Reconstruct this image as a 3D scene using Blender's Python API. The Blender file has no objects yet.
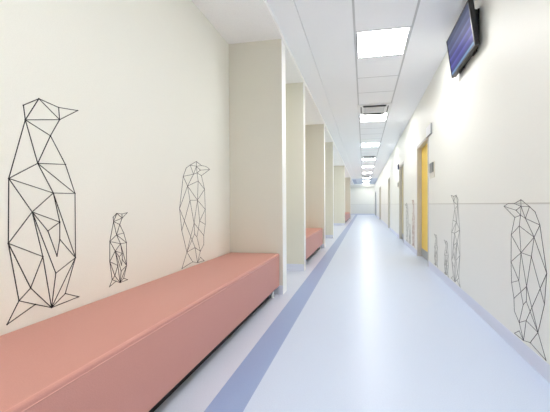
import bpy, bmesh, math
from mathutils import Vector, Matrix

S = bpy.context.scene
C = S.collection
LX, RX = -1.51, 1.018          # back wall of the niches, right wall
PX = -0.885                    # corridor face of the partitions
CZ, NZ = 2.88, 2.83            # corridor ceiling, niche ceiling
Y0, Y1 = -3.6, 29.0            # corridor ends

# ------------------------------------------------------------------ materials
def srgb(r, g, b):
    f = lambda c: (c/12.92 if c <= 0.04045 else ((c+0.055)/1.055)**2.4)
    return (f(r/255), f(g/255), f(b/255), 1)

def mat(name, col, rough=0.6, metal=0.0, noise=0.0, scale=60, bump=0.0, spec=0.5, emit=None, estr=0.0):
    m = bpy.data.materials.new(name); m.use_nodes = True
    nt = m.node_tree; b = nt.nodes['Principled BSDF']
    b.inputs['Roughness'].default_value = rough
    b.inputs['Metallic'].default_value = metal
    b.inputs['Specular IOR Level'].default_value = spec
    b.inputs['Base Color'].default_value = col
    if noise or bump:
        tc = nt.nodes.new('ShaderNodeTexCoord')
        n = nt.nodes.new('ShaderNodeTexNoise'); n.inputs['Scale'].default_value = scale
        n.inputs['Detail'].default_value = 3
        nt.links.new(tc.outputs['Object'], n.inputs['Vector'])
        if noise:
            r = nt.nodes.new('ShaderNodeValToRGB')
            r.color_ramp.elements[0].position = 0.3; r.color_ramp.elements[1].position = 0.7
            r.color_ramp.elements[0].color = tuple(c*(1-noise) for c in col[:3])+(1,)
            r.color_ramp.elements[1].color = tuple(min(1, c*(1+noise)) for c in col[:3])+(1,)
            nt.links.new(n.outputs['Fac'], r.inputs['Fac'])
            nt.links.new(r.outputs['Color'], b.inputs['Base Color'])
        if bump:
            bp = nt.nodes.new('ShaderNodeBump'); bp.inputs['Strength'].default_value = bump
            bp.inputs['Distance'].default_value = 0.002
            nt.links.new(n.outputs['Fac'], bp.inputs['Height'])
            nt.links.new(bp.outputs['Normal'], b.inputs['Normal'])
    if emit:
        b.inputs['Emission Color'].default_value = emit
        b.inputs['Emission Strength'].default_value = estr
    return m

M = {}
M['cream']    = mat('cream_wall_vinyl', srgb(238, 237, 227), 0.6, noise=0.02, scale=220, bump=0.15, spec=0.3)
M['beige']    = mat('beige_partition_vinyl', srgb(222, 219, 206), 0.6, noise=0.02, scale=220, bump=0.15, spec=0.3)
M['sage']     = mat('sage_partition_paint', srgb(226, 223, 209), 0.6, noise=0.015, scale=220, spec=0.3)
M['white']    = mat('white_wall_paint', srgb(240, 240, 233), 0.5, noise=0.006, scale=90, spec=0.3)
M['wainscot'] = mat('pale_grey_wall_vinyl', srgb(235, 235, 230), 0.5, noise=0.01, scale=150, spec=0.35)
M['rail']     = mat('wainscot_joint_strip', srgb(206, 204, 196), 0.5)
M['skirt']    = mat('lavender_skirting_vinyl', srgb(218, 222, 236), 0.45, noise=0.01, scale=120)
M['ceil']     = mat('white_ceiling_board', srgb(248, 250, 253), 0.8, noise=0.015, scale=140, bump=0.1, spec=0.2)
M['niche_ceil'] = mat('niche_ceiling_board', srgb(249, 249, 248), 0.85, noise=0.03, scale=120, bump=0.2, spec=0.2)
M['daylit_ceil'] = mat('daylight_tinted_ceiling_board', srgb(222, 230, 243), 0.7)  # white board with bluish daylight put into its colour
M['blue_panel'] = mat('blue_grey_hatch', srgb(186, 196, 218), 0.6)
M['tbar']     = mat('grey_ceiling_rail', srgb(204, 206, 209), 0.5)
M['corner']   = mat('white_corner_guard', srgb(250, 250, 247), 0.4)
M['coral']    = mat('coral_leatherette', srgb(203, 145, 133), 0.42, noise=0.03, scale=350, bump=0.25, spec=0.4)
M['coral_seam'] = mat('coral_seam_piping', srgb(214, 158, 145), 0.45)
M['under']    = mat('black_bench_underside_and_shade', srgb(35, 33, 33), 0.7)
M['chrome']   = mat('brushed_steel', srgb(244, 245, 247), 0.3)
M['ink']      = mat('dark_grey_decal_film', srgb(46, 46, 48), 0.6, spec=0.2)
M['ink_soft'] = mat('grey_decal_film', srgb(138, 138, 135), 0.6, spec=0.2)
M['ink_red']  = mat('brown_red_decal_film', srgb(176, 138, 124), 0.6, spec=0.2)
M['black']    = mat('black_plastic', srgb(22, 22, 24), 0.35)
M['black_metal'] = mat('black_bracket_steel', srgb(18, 18, 19), 0.45, metal=0.2)
M['frame']    = mat('greige_door_frame', srgb(204, 201, 195), 0.5)
M['frame_edge'] = mat('grey_door_trim', srgb(178, 176, 172), 0.5)
M['yellow']   = mat('yellow_door_laminate', srgb(248, 212, 92), 0.45, noise=0.02, scale=40)
M['khaki']    = mat('khaki_door_laminate', srgb(208, 196, 150), 0.5)
M['slate']    = mat('slate_blue_door_laminate', srgb(120, 132, 160), 0.5)
M['kick']     = mat('grey_kick_plate', srgb(160, 164, 172), 0.35, metal=0.4)
M['plate_white'] = mat('white_sign_face', srgb(246, 246, 250), 0.3)
M['plate_grey']  = mat('grey_sign_edge', srgb(150, 152, 154), 0.5)
M['plate_cream'] = mat('cream_plastic', srgb(226, 222, 206), 0.45)
M['dark_steel']  = mat('dark_grey_panel', srgb(118, 120, 118), 0.4, metal=0.2)
M['navy']     = mat('navy_sign_plastic', srgb(58, 66, 96), 0.5)
M['housing']  = mat('white_lamp_housing', srgb(240, 240, 240), 0.5)
M['teeth']    = mat('grey_lamp_louvre', srgb(96, 102, 114), 0.6)
M['lamp']     = mat('lamp_diffuser', (1, 1, 1, 1), 0.5, emit=(1.0, 0.99, 0.975, 1), estr=14.0)
M['unit']     = mat('white_air_unit_plastic', srgb(238, 239, 240), 0.5)
M['slot']     = mat('dark_air_slot', srgb(70, 72, 74), 0.7)
M['grille']   = mat('grey_air_grille', srgb(206, 208, 212), 0.6)

def floor_mat():
    m = bpy.data.materials.new('sheet_vinyl_floor'); m.use_nodes = True
    nt = m.node_tree; b = nt.nodes['Principled BSDF']; N = nt.nodes.new; L = nt.links.new
    tc = N('ShaderNodeTexCoord'); sp = N('ShaderNodeSeparateXYZ')
    L(tc.outputs['Object'], sp.inputs[0])
    mr = N('ShaderNodeMapRange'); mr.inputs['From Min'].default_value = -2; mr.inputs['From Max'].default_value = 2
    L(sp.outputs['X'], mr.inputs['Value'])
    r = N('ShaderNodeValToRGB'); r.color_ramp.interpolation = 'CONSTANT'
    e = r.color_ramp.elements
    e[0].position = 0.0; e[0].color = srgb(214, 220, 236)
    e[1].position = (-0.777+2)/4; e[1].color = srgb(152, 171, 211)
    k = e.new((-0.585+2)/4); k.color = srgb(205, 217, 238)
    L(mr.outputs['Result'], r.inputs['Fac'])
    n = N('ShaderNodeTexNoise'); n.inputs['Scale'].default_value = 160; n.inputs['Detail'].default_value = 2
    L(tc.outputs['Object'], n.inputs['Vector'])
    mx = N('ShaderNodeMix'); mx.data_type = 'RGBA'; mx.blend_type = 'MULTIPLY'; mx.inputs['Factor'].default_value = 1
    sr = N('ShaderNodeValToRGB'); sr.color_ramp.elements[0].position = 0.35; sr.color_ramp.elements[1].position = 0.65
    sr.color_ramp.elements[0].color = (0.95, 0.95, 0.96, 1); sr.color_ramp.elements[1].color = (1, 1, 1, 1)
    L(n.outputs['Fac'], sr.inputs['Fac']); L(r.outputs['Color'], mx.inputs[6]); L(sr.outputs['Color'], mx.inputs[7])
    L(mx.outputs[2], b.inputs['Base Color'])
    b.inputs['Roughness'].default_value = 0.32
    b.inputs['Specular IOR Level'].default_value = 0.42
    return m
M['floor'] = floor_mat()

def screen_mat():
    # a table of alternating rows, as a departures-style list shows
    m = bpy.data.materials.new('screen_rows'); m.use_nodes = True
    nt = m.node_tree; b = nt.nodes['Principled BSDF']; N = nt.nodes.new; L = nt.links.new
    tc = N('ShaderNodeTexCoord'); sp = N('ShaderNodeSeparateXYZ'); L(tc.outputs['Object'], sp.inputs[0])
    mr = N('ShaderNodeMapRange'); mr.inputs['From Min'].default_value = -0.18; mr.inputs['From Max'].default_value = 0.18
    L(sp.outputs['Z'], mr.inputs['Value'])
    r = N('ShaderNodeValToRGB'); e = r.color_ramp.elements
    stops = [(0, (112, 152, 204)), (0.05, (150, 190, 228)), (0.09, (62, 62, 128)), (0.17, (78, 76, 160)), (0.25, (104, 102, 196)), (0.29, (62, 62, 132)),
             (0.38, (70, 70, 148)), (0.46, (104, 104, 198)), (0.50, (64, 66, 124)), (0.58, (76, 80, 130)), (0.66, (104, 112, 176)), (0.70, (68, 74, 112)),
             (0.80, (82, 90, 128)), (0.86, (98, 108, 150)), (0.9, (70, 78, 108)), (1.0, (84, 92, 122))]
    e[0].position = 0; e[0].color = srgb(*stops[0][1]); e[1].position = 1; e[1].color = srgb(*stops[-1][1])
    for p, c in stops[1:-1]:
        k = e.new(p); k.color = srgb(*c)
    L(mr.outputs['Result'], r.inputs['Fac'])
    b.inputs['Base Color'].default_value = (0.02, 0.02, 0.03, 1)
    b.inputs['Roughness'].default_value = 0.4; b.inputs['Specular IOR Level'].default_value = 0.05
    L(r.outputs['Color'], b.inputs['Emission Color']); b.inputs['Emission Strength'].default_value = 0.42
    return m
M['screen'] = screen_mat()

# ------------------------------------------------------------------ builders
def box(bm, x0, x1, y0, y1, z0, z1, mi=0):
    v = [bm.verts.new((x, y, z)) for z in (z0, z1) for y in (y0, y1) for x in (x0, x1)]
    for q in ((0, 2, 3, 1), (4, 5, 7, 6), (0, 1, 5, 4), (2, 6, 7, 3), (0, 4, 6, 2), (1, 3, 7, 5)):
        f = bm.faces.new([v[i] for i in q]); f.material_index = mi

def tube(bm, p0, p1, r, n=12, mi=0):
    p0, p1 = Vector(p0), Vector(p1); d = (p1-p0).normalized()
    a = d.orthogonal().normalized(); b = d.cross(a)
    R = [[bm.verts.new(p + (a*math.cos(t)+b*math.sin(t))*r) for t in [2*math.pi*i/n for i in range(n)]] for p in (p0, p1)]
    for i in range(n):
        j = (i+1) % n
        f = bm.faces.new((R[0][i], R[0][j], R[1][j], R[1][i])); f.smooth = True; f.material_index = mi
    bm.faces.new(R[0][::-1]).material_index = mi; bm.faces.new(R[1]).material_index = mi

def prism(bm, pts, axis, a, b, mi=0):
    """polygon pts (2-D) extruded along an axis from a to b"""
    def P(u, v, w):
        return {0: (w, u, v), 1: (u, w, v), 2: (u, v, w)}[axis]
    A = [bm.verts.new(P(u, v, a)) for u, v in pts]; B = [bm.verts.new(P(u, v, b)) for u, v in pts]
    n = len(pts)
    bm.faces.new(A).material_index = mi; bm.faces.new(B[::-1]).material_index = mi
    for i in range(n):
        bm.faces.new((A[i], B[i], B[(i+1) % n], A[(i+1) % n])).material_index = mi

def obj(name, bm, mats, parent=None, bevel=0, seg=3):
    bmesh.ops.recalc_face_normals(bm, faces=bm.faces)
    me = bpy.data.meshes.new(name); bm.to_mesh(me); bm.free()
    for m in (mats if isinstance(mats, (list, tuple)) else [mats]):
        me.materials.append(M[m])
    o = bpy.data.objects.new(name, me); C.objects.link(o)
    if parent: o.parent = parent
    if bevel:
        md = o.modifiers.new('bevel', 'BEVEL'); md.width = bevel; md.segments = seg; md.limit_method = 'ANGLE'
    return o

def tag(o, label, cat, group=None):
    o['label'] = label; o['category'] = cat
    if group: o['group'] = group
    return o

def thing(name, label, cat, loc, group=None):
    o = bpy.data.objects.new(name, None); C.objects.link(o); o.location = loc
    o.empty_display_size = 0.1
    return tag(o, label, cat, group)

def struct(name, boxes, mats, parent=None, bevel=0):
    bm = bmesh.new()
    for b in boxes: box(bm, *b)
    o = obj(name, bm, mats, parent, bevel)
    if parent is None: o['kind'] = 'structure'
    return o

def copy_tree(o, parent=None):
    c = o.copy(); C.objects.link(c)
    if parent: c.parent = parent
    for ch in list(o.children): copy_tree(ch, c)
    return c

# ------------------------------------------------------------------ the setting
struct('floor', [(LX-0.2, RX+0.25, Y0, Y1+0.2, -0.15, 0)], 'floor')
struct('wall_left', [(LX-0.15, LX, Y0, Y1, 0, CZ+0.1)], 'cream')
struct('wall_far', [(LX, RX, Y1, Y1+0.15, 0, CZ+0.1)], 'white')
struct('wall_rear', [(LX, RX, Y0-0.15, Y0, 0, CZ+0.1)], 'white')

# doors along the right wall: (near edge, far edge, top, leaf material)
DOORS = [(5.02, 6.05, 2.10, 'yellow'), (8.01, 9.00, 2.10, 'khaki'), (12.1, 13.0, 2.08, 'khaki'),
         (18.3, 20.1, 2.08, 'khaki'), (25.3, 27.9, 2.08, 'slate')]
segs = []; low = []; base = []; rail = []
y = Y0
for (a, b, t, _) in DOORS:
    segs.append((RX, RX+0.2, y, a, 0, CZ+0.1)); segs.append((RX, RX+0.2, a, b, t, CZ+0.1))
    low.append((y, a)); y = b
segs.append((RX, RX+0.2, y, Y1, 0, CZ+0.1)); low.append((y, Y1))
struct('wall_right', segs, 'white')
struct('trim_1', [(RX-0.0015, RX, a, b, 0.0, 0.999) for a, b in low]+[(LX, RX, Y1-0.0015, Y1, 0, 0.999)], 'wainscot')
struct('trim_2', [(RX-0.003, RX, a, b, 0.995, 1.005) for a, b in low]+[(LX, RX, Y1-0.004, Y1, 0.992, 1.008)], 'rail')
struct('baseboard_right', [(RX-0.004, RX-0.0015, a, b, 0, 0.1) for a, b in low], 'skirt')
struct('baseboard_far', [(LX, RX, Y1-0.006, Y1-0.0015, 0, 0.1)], 'skirt')

# door frames and leaves, set back in their openings
for i, (a, b, t, leaf) in enumerate(DOORS):
    bm = bmesh.new(); box(bm, RX+0.075, RX+0.12, a+0.045, b-0.045, 0.012, t-0.045)
    d = obj('door_%d' % (i+1), bm, leaf); d['kind'] = 'structure'
    bm = bmesh.new()
    box(bm, RX-0.006, RX+0.16, a, a+0.045, 0, t); box(bm, RX-0.006, RX+0.16, b-0.045, b, 0, t)
    box(bm, RX-0.006, RX+0.16, a+0.045, b-0.045, t-0.045, t)
    obj('door_frame', bm, 'frame', d)
    bm = bmesh.new(); box(bm, RX+0.069, RX+0.075, a+0.05, b-0.05, 0.014, 0.16)
    obj('kick_plate', bm, 'kick', d)
    bm = bmesh.new()
    hy = a+0.11
    box(bm, RX+0.069, RX+0.075, hy-0.02, hy+0.02, 0.94, 1.08)
    tube(bm, (RX+0.075, hy, 1.03), (RX+0.03, hy, 1.03), 0.009)
    tube(bm, (RX+0.035, hy-0.008, 1.03), (RX+0.035, hy+0.11, 1.03), 0.009)
    obj('door_handle', bm, 'chrome', d, 0.002, 2)

# partitions that divide the left side into niches: (front face, thickness, material)
PARTS = [(3.225, 0.15, 'beige'), (4.43, 0.12, 'sage'), (6.80, 0.16, 'beige'), (8.80, 0.15, 'sage'),
         (14.3, 0.2, 'sage'), (20.6, 0.2, 'beige')]
for (py, t, m) in PARTS:
    o = struct('wall_partition', [(LX, PX-0.004, py, py+t, 0, NZ)], m)
    g = struct('corner_guard', [(PX-0.004, PX, py-0.002, py+t+0.002, 0, NZ)], 'corner', o)
    struct('skirting', [(LX, PX-0.004, py-0.004, py, 0, 0.1)], 'skirt', o)
    if t:
        struct('skirting', [(LX, PX-0.004, py+t, py+t+0.004, 0, 0.1)], 'skirt', o)
ends = [Y0]+[v for (py, t, m) in PARTS for v in (py, py+t)]+[Y1]
struct('baseboard_left', [(LX, LX+0.004, ends[i], ends[i+1], 0, 0.1) for i in range(0, len(ends), 2)], 'skirt')

# ceilings: niche band, step, corridor boards, lit lane of square boards
XL, XR = -0.09, 0.512
XS = -0.625
LAMPS = [-2.77, 0.28, 3.33, 6.38, 9.43, 12.5, 15.1, 18.1, 21.2, 24.2, 27.5]
UNITS = [5.76, 11.88, 20.58]
MOD = 0.61
struct('ceiling_niche', [(LX, PX, Y0, Y1, NZ, NZ+0.15)], 'niche_ceil')
YB = 22.3                                    # from here to the end, boards with bluish daylight painted into their colour
struct('ceiling', [(XS, XL, Y0, YB, CZ, CZ+0.02), (XR, RX, Y0, YB, CZ, CZ+0.02),
                   (PX, XS-0.006, Y0, YB, CZ-0.002, CZ+0.02)], 'ceil')
struct('ceiling_end', [(PX, XL, YB, Y1, CZ, CZ+0.02), (XR, RX, YB, Y1, CZ, CZ+0.02)], 'daylit_ceil')
lane = []; cross = []
taken = sorted([(v, v+MOD) for v in LAMPS+UNITS])
y = Y0
for a, b in taken+[(Y1, Y1)]:
    while y < a-1e-6:
        e = min(y+MOD, a)
        if a-e < 0.12: e = a
        lane.append((XL, XR, y, e, CZ+0.001, CZ+0.02)); cross.append(e); y = e
    y = max(y, b)
struct('ceiling_lane', lane, 'ceil')
bars = [(XL-0.012, XL+0.010, Y0, Y1, CZ-0.002, CZ+0.0005), (XR-0.010, XR+0.012, Y0, Y1, CZ-0.002, CZ+0.0005)]
bars += [(XL+0.010, XR-0.010, c-0.007, c+0.007, CZ-0.001, CZ+0.0008) for c in cross]
struct('trim_3', bars, 'tbar')
struct('trim_4', [(PX-0.0, PX+0.012, Y0, Y1, NZ-0.004, CZ)], 'corner')      # bead along the step down to the niches
struct('trim_5', [(LX, RX, Y1-0.5, Y1-0.0, 2.68, NZ), (PX, RX, Y1-0.5, Y1, NZ, CZ)], 'white')
struct('trim_6', [(-0.85, -0.58, 23.2, 27.4, CZ-0.006, CZ)], 'blue_panel')
struct('ceiling_void', [(LX-0.15, RX+0.2, Y0-0.15, Y1+0.15, CZ+0.1, CZ+0.16)], 'ceil')

# ------------------------------------------------------------------ ceiling lights
def make_light(loc):
    t = thing('ceiling_light', '', 'ceiling light', loc, 'square ceiling light panels in a row along the corridor')
    W = XR-XL-0.02; h = W/2; r = h-0.018
    bm = bmesh.new()
    for (x0, x1, y0, y1) in ((-h, -r, -MOD/2, MOD/2), (r, h, -MOD/2, MOD/2), (-r, r, -MOD/2, -MOD/2+0.018), (-r, r, MOD/2-0.018, MOD/2)):
        box(bm, x0, x1, y0, y1, 0, 0.05)
    box(bm, -h, h, -MOD/2, MOD/2, 0.05, 0.06)
    obj('frame', bm, 'housing', t)
    bm = bmesh.new(); box(bm, -r, r, -MOD/2+0.018, MOD/2-0.018, 0.004, 0.03)
    obj('diffuser', bm, 'lamp', t)
    n = 13; st = 2*r/n
    bm = bmesh.new(); y_ = MOD/2-0.004
    box(bm, -r, r, y_-0.004, y_, -0.0025, 0)
    for k in range(n):
        c = -r+(k+0.5)*st; box(bm, c-st*0.27, c+st*0.27, y_-0.045, y_-0.003, -0.0025, 0)
    obj('louvre_strip', bm, 'teeth', t)
    bm = bmesh.new(); box(bm, -h+0.003, -h+0.006, -r, r, -0.0025, 0)
    for k in range(n):
        c = -r+(k+0.5)*st; box(bm, -h+0.005, -h+0.024, c-st*0.25, c+st*0.25, -0.0025, 0)
    obj('louvre_strip', bm, 'teeth', t)
    return t
proto = make_light(((XL+XR)/2, LAMPS[2]+MOD/2, CZ))
LL = ['square ceiling light behind the viewpoint, farther back of the two', 'square ceiling light above the viewpoint, out of the picture',
      'largest and nearest lit square ceiling panel, left of the wall television', 'lit ceiling panel just beyond the nearest air unit, second in the row',
      'third lit ceiling panel, alone between two plain stretches of ceiling', 'fourth lit ceiling panel, just beyond the second air unit',
      'fifth lit ceiling panel counting away from the nearest one', 'sixth lit ceiling panel, small bright bar just before the far air unit',
      'seventh lit ceiling panel, thin bar just beyond the farthest air unit', 'eighth lit ceiling panel, the nearer of two thin bars in the daylight-tinted ceiling',
      'farthest lit ceiling panel, thin bar in the daylight-tinted ceiling by the end wall']
for i, ly in enumerate(LAMPS):
    o = proto if i == 2 else copy_tree(proto)
    o.location = ((XL+XR)/2, ly+MOD/2, CZ); o['label'] = LL[i]

# ------------------------------------------------------------------ ceiling air units
def make_unit(loc):
    t = thing('ceiling_air_unit', '', 'air conditioner', loc, 'square air units set in the ceiling lane')
    h = 0.325; d = MOD/2-0.004
    bm = bmesh.new()
    box(bm, -h, h, -d-0.02, d, -0.012, 0.0)
    obj('panel', bm, 'unit', t, 0.004, 2)
    bm = bmesh.new(); box(bm, -0.19, 0.19, -0.19, 0.19, -0.018, -0.012)
    g = obj('intake_grille', bm, 'grille', t, 0.003, 2)
    bm = bmesh.new()
    for k in range(9):
        y_ = -0.16+k*0.04; box(bm, -0.175, 0.175, y_-0.006, y_+0.006, -0.0205, -0.018)
    obj('grille_slats', bm, 'unit', g)
    for (x0, x1, y0, y1, nx, ny) in ((-0.22, 0.22, -0.262, -0.222, 0, -1), (-0.22, 0.22, 0.222, 0.262, 0, 1), (-0.264, -0.245, -0.2, 0.2, -1, 0), (0.245, 0.264, -0.2, 0.2, 1, 0)):
        bm = bmesh.new(); box(bm, x0, x1, y0, y1, -0.0135, -0.012)
        s = obj('air_slot', bm, 'slot', t)
        bm = bmesh.new()
        if ny:
            y_ = (y0+y1)/2+ny*0.012
            box(bm, x0+0.01, x1-0.01, y_-0.004, y_+0.004, -0.040, -0.0135)
        else:
            x_ = (x0+x1)/2+nx*0.004; box(bm, x_-0.004, x_+0.004, y0+0.01, y1-0.01, -0.017, -0.0135)
        obj('flap', bm, 'slot', s)
    return t
UL = ['nearest square ceiling air unit with dark slots, before the second lit panel', 'second square ceiling air unit, its dark slot just before the fourth lit panel',
      'farthest square ceiling air unit, a thin dark bar between small lit panels']
pu = make_unit((0, 0, 0))
for i, uy in enumerate(UNITS):
    o = pu if i == 0 else copy_tree(pu)
    o.location = ((XL+XR)/2, uy+MOD/2, CZ-0.0015); o['label'] = UL[i]

# ------------------------------------------------------------------ benches
BF, BT, BB = -0.925, 0.459, 0.095
def make_bench(y0, y1, label, ylegs):
    t = thing('upholstered_bench', label, 'bench', ((LX+BF)/2, (y0+y1)/2, 0), 'coral upholstered benches in the wall niches')
    hx = (BF-LX)/2; hy = (y1-y0)/2; cy = (y0+y1)/2
    bm = bmesh.new(); box(bm, -hx+0.005, hx, -hy, hy, BB, BT)
    obj('seat', bm, 'coral', t, 0.013, 4)
    bm = bmesh.new()
    tube(bm, (hx-0.010, -hy+0.012, BT-0.003), (hx-0.010, hy-0.012, BT-0.003), 0.003, 8)
    obj('piping', bm, 'coral_seam', t)
    bm = bmesh.new(); tube(bm, (hx, -hy+0.012, BT-0.024), (hx, hy-0.012, BT-0.024), 0.0025, 8)
    obj('piping', bm, 'coral_seam', t)
    bm = bmesh.new(); box(bm, -hx+0.06, hx-0.08, -hy+0.14, hy-0.14, 0.0, BB+0.01); box(bm, -hx+0.04, hx-0.03, -hy+0.03, hy-0.03, BB-0.006, BB+0.01)  # first box: added black block for the shade under the seat; second: underside board
    obj('underside_and_shade_block', bm, 'under', t)
    for ly in ylegs:
        for lx in (-hx+0.03, hx-0.047):
            bm = bmesh.new()
            tube(bm, (lx, ly-cy, 0.006), (lx, ly-cy, BB-0.015), 0.0165, 16)
            tube(bm, (lx, ly-cy, 0.0), (lx, ly-cy, 0.006), 0.021, 16)
            obj('leg', bm, 'chrome', t)
    return t
make_bench(-0.9, 3.22, 'long coral upholstered bench in the nearest niche, below the penguin wall drawings', (-0.75, 1.1, 3.1))
make_bench(4.556, 6.79, 'coral upholstered bench in the second bench niche, mostly hidden by two partitions', (4.7, 6.66))
make_bench(14.51, 20.59, 'farthest coral bench, tiny patch beside the blue floor stripe near the end wall', (14.7, 17.5, 20.4))

# ------------------------------------------------------------------ penguin wall drawings
PA = {'a': (1.116, 1.454), 'b': (1.182, 1.506), 'c': (1.275, 1.494), 'd': (1.377, 1.51), 'e': (1.279, 1.434), 'f': (1.123, 1.39), 'g': (1.233, 1.343), 'h': (1.173, 1.2), 'i': (1.306, 1.212), 'j': (1.055, 1.119), 'k': (1.243, 1.063), 'l': (1.356, 1.065), 'm': (1.146, 0.972), 'n': (1.273, 0.918), 'o': (1.215, 0.878), 'p': (1.272, 0.831), 'q': (1.257, 0.749), 'r': (1.05, 0.839), 's': (1.19, 0.758), 't': (1.354, 0.724), 'u': (1.25, 0.665), 'v': (1.135, 0.623), 'w': (1.087, 0.579), 'x': (1.041, 0.492), 'y': (1.154, 0.541), 'z': (1.227, 0.501), 'A': (1.296, 0.55), 'B': (1.369, 0.511)}
PB = {1: (2.171, 1.025), 2: (2.067, 0.98), 3: (2.169, 0.981), 4: (2.258, 0.999), 5: (2.412, 0.98), 6: (2.235, 0.954), 7: (2.175, 0.923), 8: (2.115, 0.905), 9: (2.251, 0.905), 10: (1.955, 0.873), 11: (2.191, 0.851), 12: (2.015, 0.796), 13: (2.301, 0.781), 14: (2.168, 0.677), 15: (2.045, 0.675), 16: (2.303, 0.593), 17: (1.887, 0.605), 18: (2.196, 0.487), 19: (2.295, 0.449), 20: (2.099, 0.474), 21: (2.261, 0.348), 22: (2.102, 0.379), 23: (2.139, 0.345), 24: (1.908, 0.423), 25: (2.255, 0.263), 26: (2.19, 0.209), 27: (2.103, 0.255), 28: (1.972, 0.235), 29: (2.189, 0.154), 30: (2.253, 0.111), 31: (2.135, 0.114), 32: (2.056, 0.136), 33: (1.891, 0.11), 34: (2.005, 0.949), 35: (2.344, 1.0)}
EA = 'ab bc cd de ce be bf af ef fg eg fj fh gh gi hi hj hk hl il jk kl jm km jr mr mn mo on oq np pq pt kn kt lt ms rs mu rw rv sv sz uz ut tz tA Az AB Bz vw vz wy yz wx xy'.split()
EB = [(1,4),(35,4),(35,5),(4,3),(3,2),(1,3),(1,2),(3,6),(6,5),(3,8),(8,2),(3,7),(6,7),(7,8),(7,9),(9,5),(8,10),(8,12),(10,12),(7,11),(11,13),(11,12),(9,13),
      (2,34),(34,10),(13,14),(12,14),(11,14),(14,15),(14,16),(12,15),(12,17),(10,17),(13,16),(16,19),(16,18),(18,19),(14,18),(14,20),(15,20),(18,23),(20,21),(19,21),(21,25),
      (20,22),(22,23),(20,28),(22,28),(15,24),(17,27),(17,24),(24,28),(23,26),(25,26),(26,27),(27,28),(26,31),(29,30),(30,31),(29,31),(27,31),(31,32),(32,28),(32,33),(28,33)]
EA = [(e[0], e[1]) for e in EA]

def decal(P, E, a, b, c, d, side, w, label, ink='ink', group='line drawings of penguins on the walls', dots=True, lean=0.0):
    """one drawing: thin film strips raised a millimetre off the wall; y = a*s+b, z = c*h+d"""
    pts = {k: (a*v[0]+b+lean*(1.03-v[1]), c*v[1]+d) for k, v in P.items()}
    ys = [p[0] for p in pts.values()]; zs = [p[1] for p in pts.values()]
    oy, oz = (min(ys)+max(ys))/2, min(zs)
    bm = bmesh.new(); T = 0.0016
    wall = LX if side < 0 else RX-0.0016
    base = 0.0 if side < 0 else 0.0
    x0, x1 = (0.0, T) if side < 0 else (0.0016-0.0, -T)
    if side > 0: x0 = 0.0
    for i, (p, q) in enumerate(E):
        (u0, v0), (u1, v1) = pts[p], pts[q]
        dx, dz = u1-u0, v1-v0; L = math.hypot(dx, dz)
        if L < 1e-5: continue
        nx, nz = -dz/L*w/2, dx/L*w/2
        quad = [(u0+nx-oy, v0+nz-oz), (u1+nx-oy, v1+nz-oz), (u1-nx-oy, v1-nz-oz), (u0-nx-oy, v0-nz-oz)]
        prism(bm, quad, 0, x0, x1+(0.00002*(i % 9))*(1 if side < 0 else -1))
    if dots:
        for (u, v) in pts.values():
            prism(bm, [(u-oy+w*0.95*math.cos(k*math.pi/4), v-oz+w*0.95*math.sin(k*math.pi/4)) for k in range(8)], 0, x0, x1*1.25)
    o = obj('penguin_decal', bm, ink)
    o.location = (wall, oy, oz)
    return tag(o, label, 'wall decal', group)

decal(PA, EA, 1, 0, 1, 0, -1, 0.0034, 'largest black line penguin on left wall, over the near end of the bench')
decal(PA, EA, 0.4264, 1.1237, 0.4344, 0.2971, -1, 0.0028, 'smallest black line penguin on left wall, between two bigger ones above the bench')
decal(PB, EB, 0.985, 0.395, 1.0209, 0.3537, -1, 0.0032, 'tall hook-beaked line penguin on left wall nearest the partition corner', lean=0.042)
decal(PB, EB, 1, 0, 1, 0, 1, 0.0026, 'nearest line penguin on right wall, head above the wall joint, foot at the skirting')
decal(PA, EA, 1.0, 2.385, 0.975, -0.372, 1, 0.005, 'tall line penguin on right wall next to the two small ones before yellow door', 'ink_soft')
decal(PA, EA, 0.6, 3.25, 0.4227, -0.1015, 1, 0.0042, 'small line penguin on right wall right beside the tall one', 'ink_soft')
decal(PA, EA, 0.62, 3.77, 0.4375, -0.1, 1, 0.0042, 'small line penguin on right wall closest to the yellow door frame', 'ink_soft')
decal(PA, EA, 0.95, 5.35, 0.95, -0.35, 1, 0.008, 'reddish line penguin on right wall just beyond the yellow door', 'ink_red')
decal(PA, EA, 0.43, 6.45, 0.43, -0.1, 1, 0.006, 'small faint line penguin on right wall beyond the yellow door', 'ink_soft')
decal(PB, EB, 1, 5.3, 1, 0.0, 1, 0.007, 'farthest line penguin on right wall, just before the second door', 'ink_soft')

# ------------------------------------------------------------------ wall television
TW, TH, TT = 0.69, 0.402, 0.046
tv_mid = Vector((0.919, 3.14, 2.563))
t = thing('wall_television', 'black flat television showing blue rows, tilted down high on right wall', 'television', tv_mid)
t.rotation_euler = (0, -math.atan2(0.055, 0.394), 0)       # top leans out from the wall
# local frame: -X faces the corridor, Z up the screen
bm = bmesh.new(); b_ = 0.016
for (y0, y1, z0, z1) in ((-TW/2, TW/2, TH/2-b_, TH/2), (-TW/2, TW/2, -TH/2, -TH/2+b_*1.1), (-TW/2, -TW/2+b_, -TH/2+b_*1.1, TH/2-b_), (TW/2-b_, TW/2, -TH/2+b_*1.1, TH/2-b_)):
    box(bm, 0, 0.02, y0, y1, z0, z1)
obj('bezel', bm, 'black', t)
bm = bmesh.new(); box(bm, 0.004, 0.02, -TW/2+b_, TW/2-b_, -TH/2+b_*1.1, TH/2-b_)
obj('screen', bm, 'screen', t)
bm = bmesh.new(); box(bm, 0.02, TT, -TW/2+0.002, TW/2-0.002, -TH/2+0.002, TH/2-0.002)
hs = obj('housing', bm, 'black', t, 0.005, 2)
bm = bmesh.new(); box(bm, TT, TT+0.022, -TW/2+0.10, TW/2-0.08, -TH/2+0.01, 0.02)
obj('rear_cover', bm, 'black', t, 0.008, 2)
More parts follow.
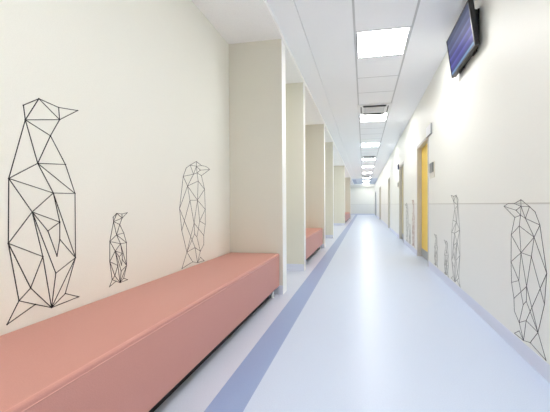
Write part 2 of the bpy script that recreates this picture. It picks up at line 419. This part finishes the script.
bm = bmesh.new(); box(bm, TT, TT+0.012, -0.24, -0.14, -TH/2-0.012, -TH/2+0.03)
obj('speaker', bm, 'black', t, 0.004, 2)
bm = bmesh.new(); box(bm, TT, TT+0.012, 0.1, 0.24, -TH/2-0.012, -TH/2+0.03)
obj('speaker', bm, 'black', t, 0.004, 2)
# bracket: wall plate and two side arms, upright against the wall
rot = Matrix.Rotation(-t.rotation_euler.y, 4, 'Y')
br = bpy.data.objects.new('wall_bracket', None)
bm = bmesh.new(); xw = RX-tv_mid.x
box(bm, xw-0.014, xw, -0.25, 0.2, 0.10, 0.17); box(bm, xw-0.014, xw, -0.25, 0.2, -0.13, -0.06)
box(bm, xw-0.014, xw, -0.25, -0.21, -0.13, 0.17); box(bm, xw-0.014, xw, 0.16, 0.2, -0.13, 0.17)
plate = obj('wall_bracket', bm, 'black_metal', t); plate.matrix_basis = rot
for ys in (-0.235, 0.185):
    bm = bmesh.new()
    prism(bm, [(TT+0.0-0.001, 0.17), (xw-0.012, 0.165), (xw-0.012, -0.10), (xw-0.03, -0.13), (0.055, -0.15), (0.052, -0.10), (xw-0.03, -0.02), (xw-0.03, 0.11), (0.03, 0.14)], 1, ys-0.008, ys+0.008)
    a = obj('bracket_arm', bm, 'black_metal', t); a.matrix_basis = rot

# ------------------------------------------------------------------ plates on the right wall
def plate_thing(name, label, cat, y0, y1, z0, z1, th, face, edge, group=None):
    t = thing(name, label, cat, (RX, (y0+y1)/2, z0), group)
    hy, hz = (y1-y0)/2, z1-z0
    bm = bmesh.new(); box(bm, -th, 0, -hy, hy, 0, hz); obj('backing', bm, edge, t, 0.002, 2)
    bm = bmesh.new(); box(bm, -th-0.002, -th, -hy+0.012, hy-0.004, 0.012, hz-0.004); obj('sign_face', bm, face, t)
    return t
plate_thing('door_sign', 'white sign plate with grey edge at upper near corner of the yellow door', 'sign', 4.76, 5.09, 2.06, 2.22, 0.022, 'plate_white', 'plate_grey')
plate_thing('door_sign', 'small dark blue sign plate at the top far corner of the second door', 'sign', 9.03, 9.22, 2.02, 2.16, 0.03, 'navy', 'navy')
t = thing('wall_panel', 'dark grey panel on a cream plate beside the yellow door', 'wall panel', (RX, 4.755, 1.39))
bm = bmesh.new(); box(bm, -0.006, 0, -0.16, 0.145, 0, 0.235); obj('plate', bm, 'plate_cream', t, 0.002, 2)
bm = bmesh.new(); box(bm, -0.022, -0.006, -0.115, 0.105, 0.085, 0.225); obj('display', bm, 'dark_steel', t, 0.003, 2)
t = thing('wall_card_reader', 'small grey reader box on the wall at the far side of second door', 'card reader', (RX, 9.15, 1.48))
bm = bmesh.new(); box(bm, -0.012, 0, -0.08, 0.08, 0, 0.18); obj('plate', bm, 'plate_cream', t, 0.002, 2)
bm = bmesh.new(); box(bm, -0.028, -0.012, -0.05, 0.05, 0.03, 0.15); obj('display', bm, 'dark_steel', t, 0.003, 2)

# ------------------------------------------------------------------ light, camera
w = bpy.data.worlds.new('World'); S.world = w; w.use_nodes = True
w.node_tree.nodes['Background'].inputs[0].default_value = (0.9, 0.93, 1, 1)
w.node_tree.nodes['Background'].inputs[1].default_value = 0.5

cam = bpy.data.cameras.new('camera'); co = bpy.data.objects.new('camera', cam); C.objects.link(co)
r = Vector((0.98546956, 0.16977852, -0.00499973)); u = Vector((0.0032291, 0.01070359, 0.9999375)); f = Vector((-0.16982142, 0.98542412, -0.00999983))
mw = Matrix.Identity(4)
for i in range(3):
    mw[i][0] = r[i]; mw[i][1] = u[i]; mw[i][2] = -f[i]
mw[2][3] = 1.0
co.matrix_world = mw
cam.sensor_width = 36; cam.lens = 300/550*36
cam.shift_x = (275-312)/550; cam.shift_y = (207.5-206)/550
cam.clip_start = 0.02; cam.clip_end = 100
S.camera = co

S.view_settings.view_transform = 'Standard'; S.view_settings.look = 'None'
S.view_settings.gamma = 1; S.view_settings.use_curve_mapping = False
S.view_settings.exposure = 0.84
S.cycles.max_bounces = 14; S.cycles.diffuse_bounces = 10; S.cycles.glossy_bounces = 4
S.cycles.caustics_reflective = False; S.cycles.caustics_refractive = False
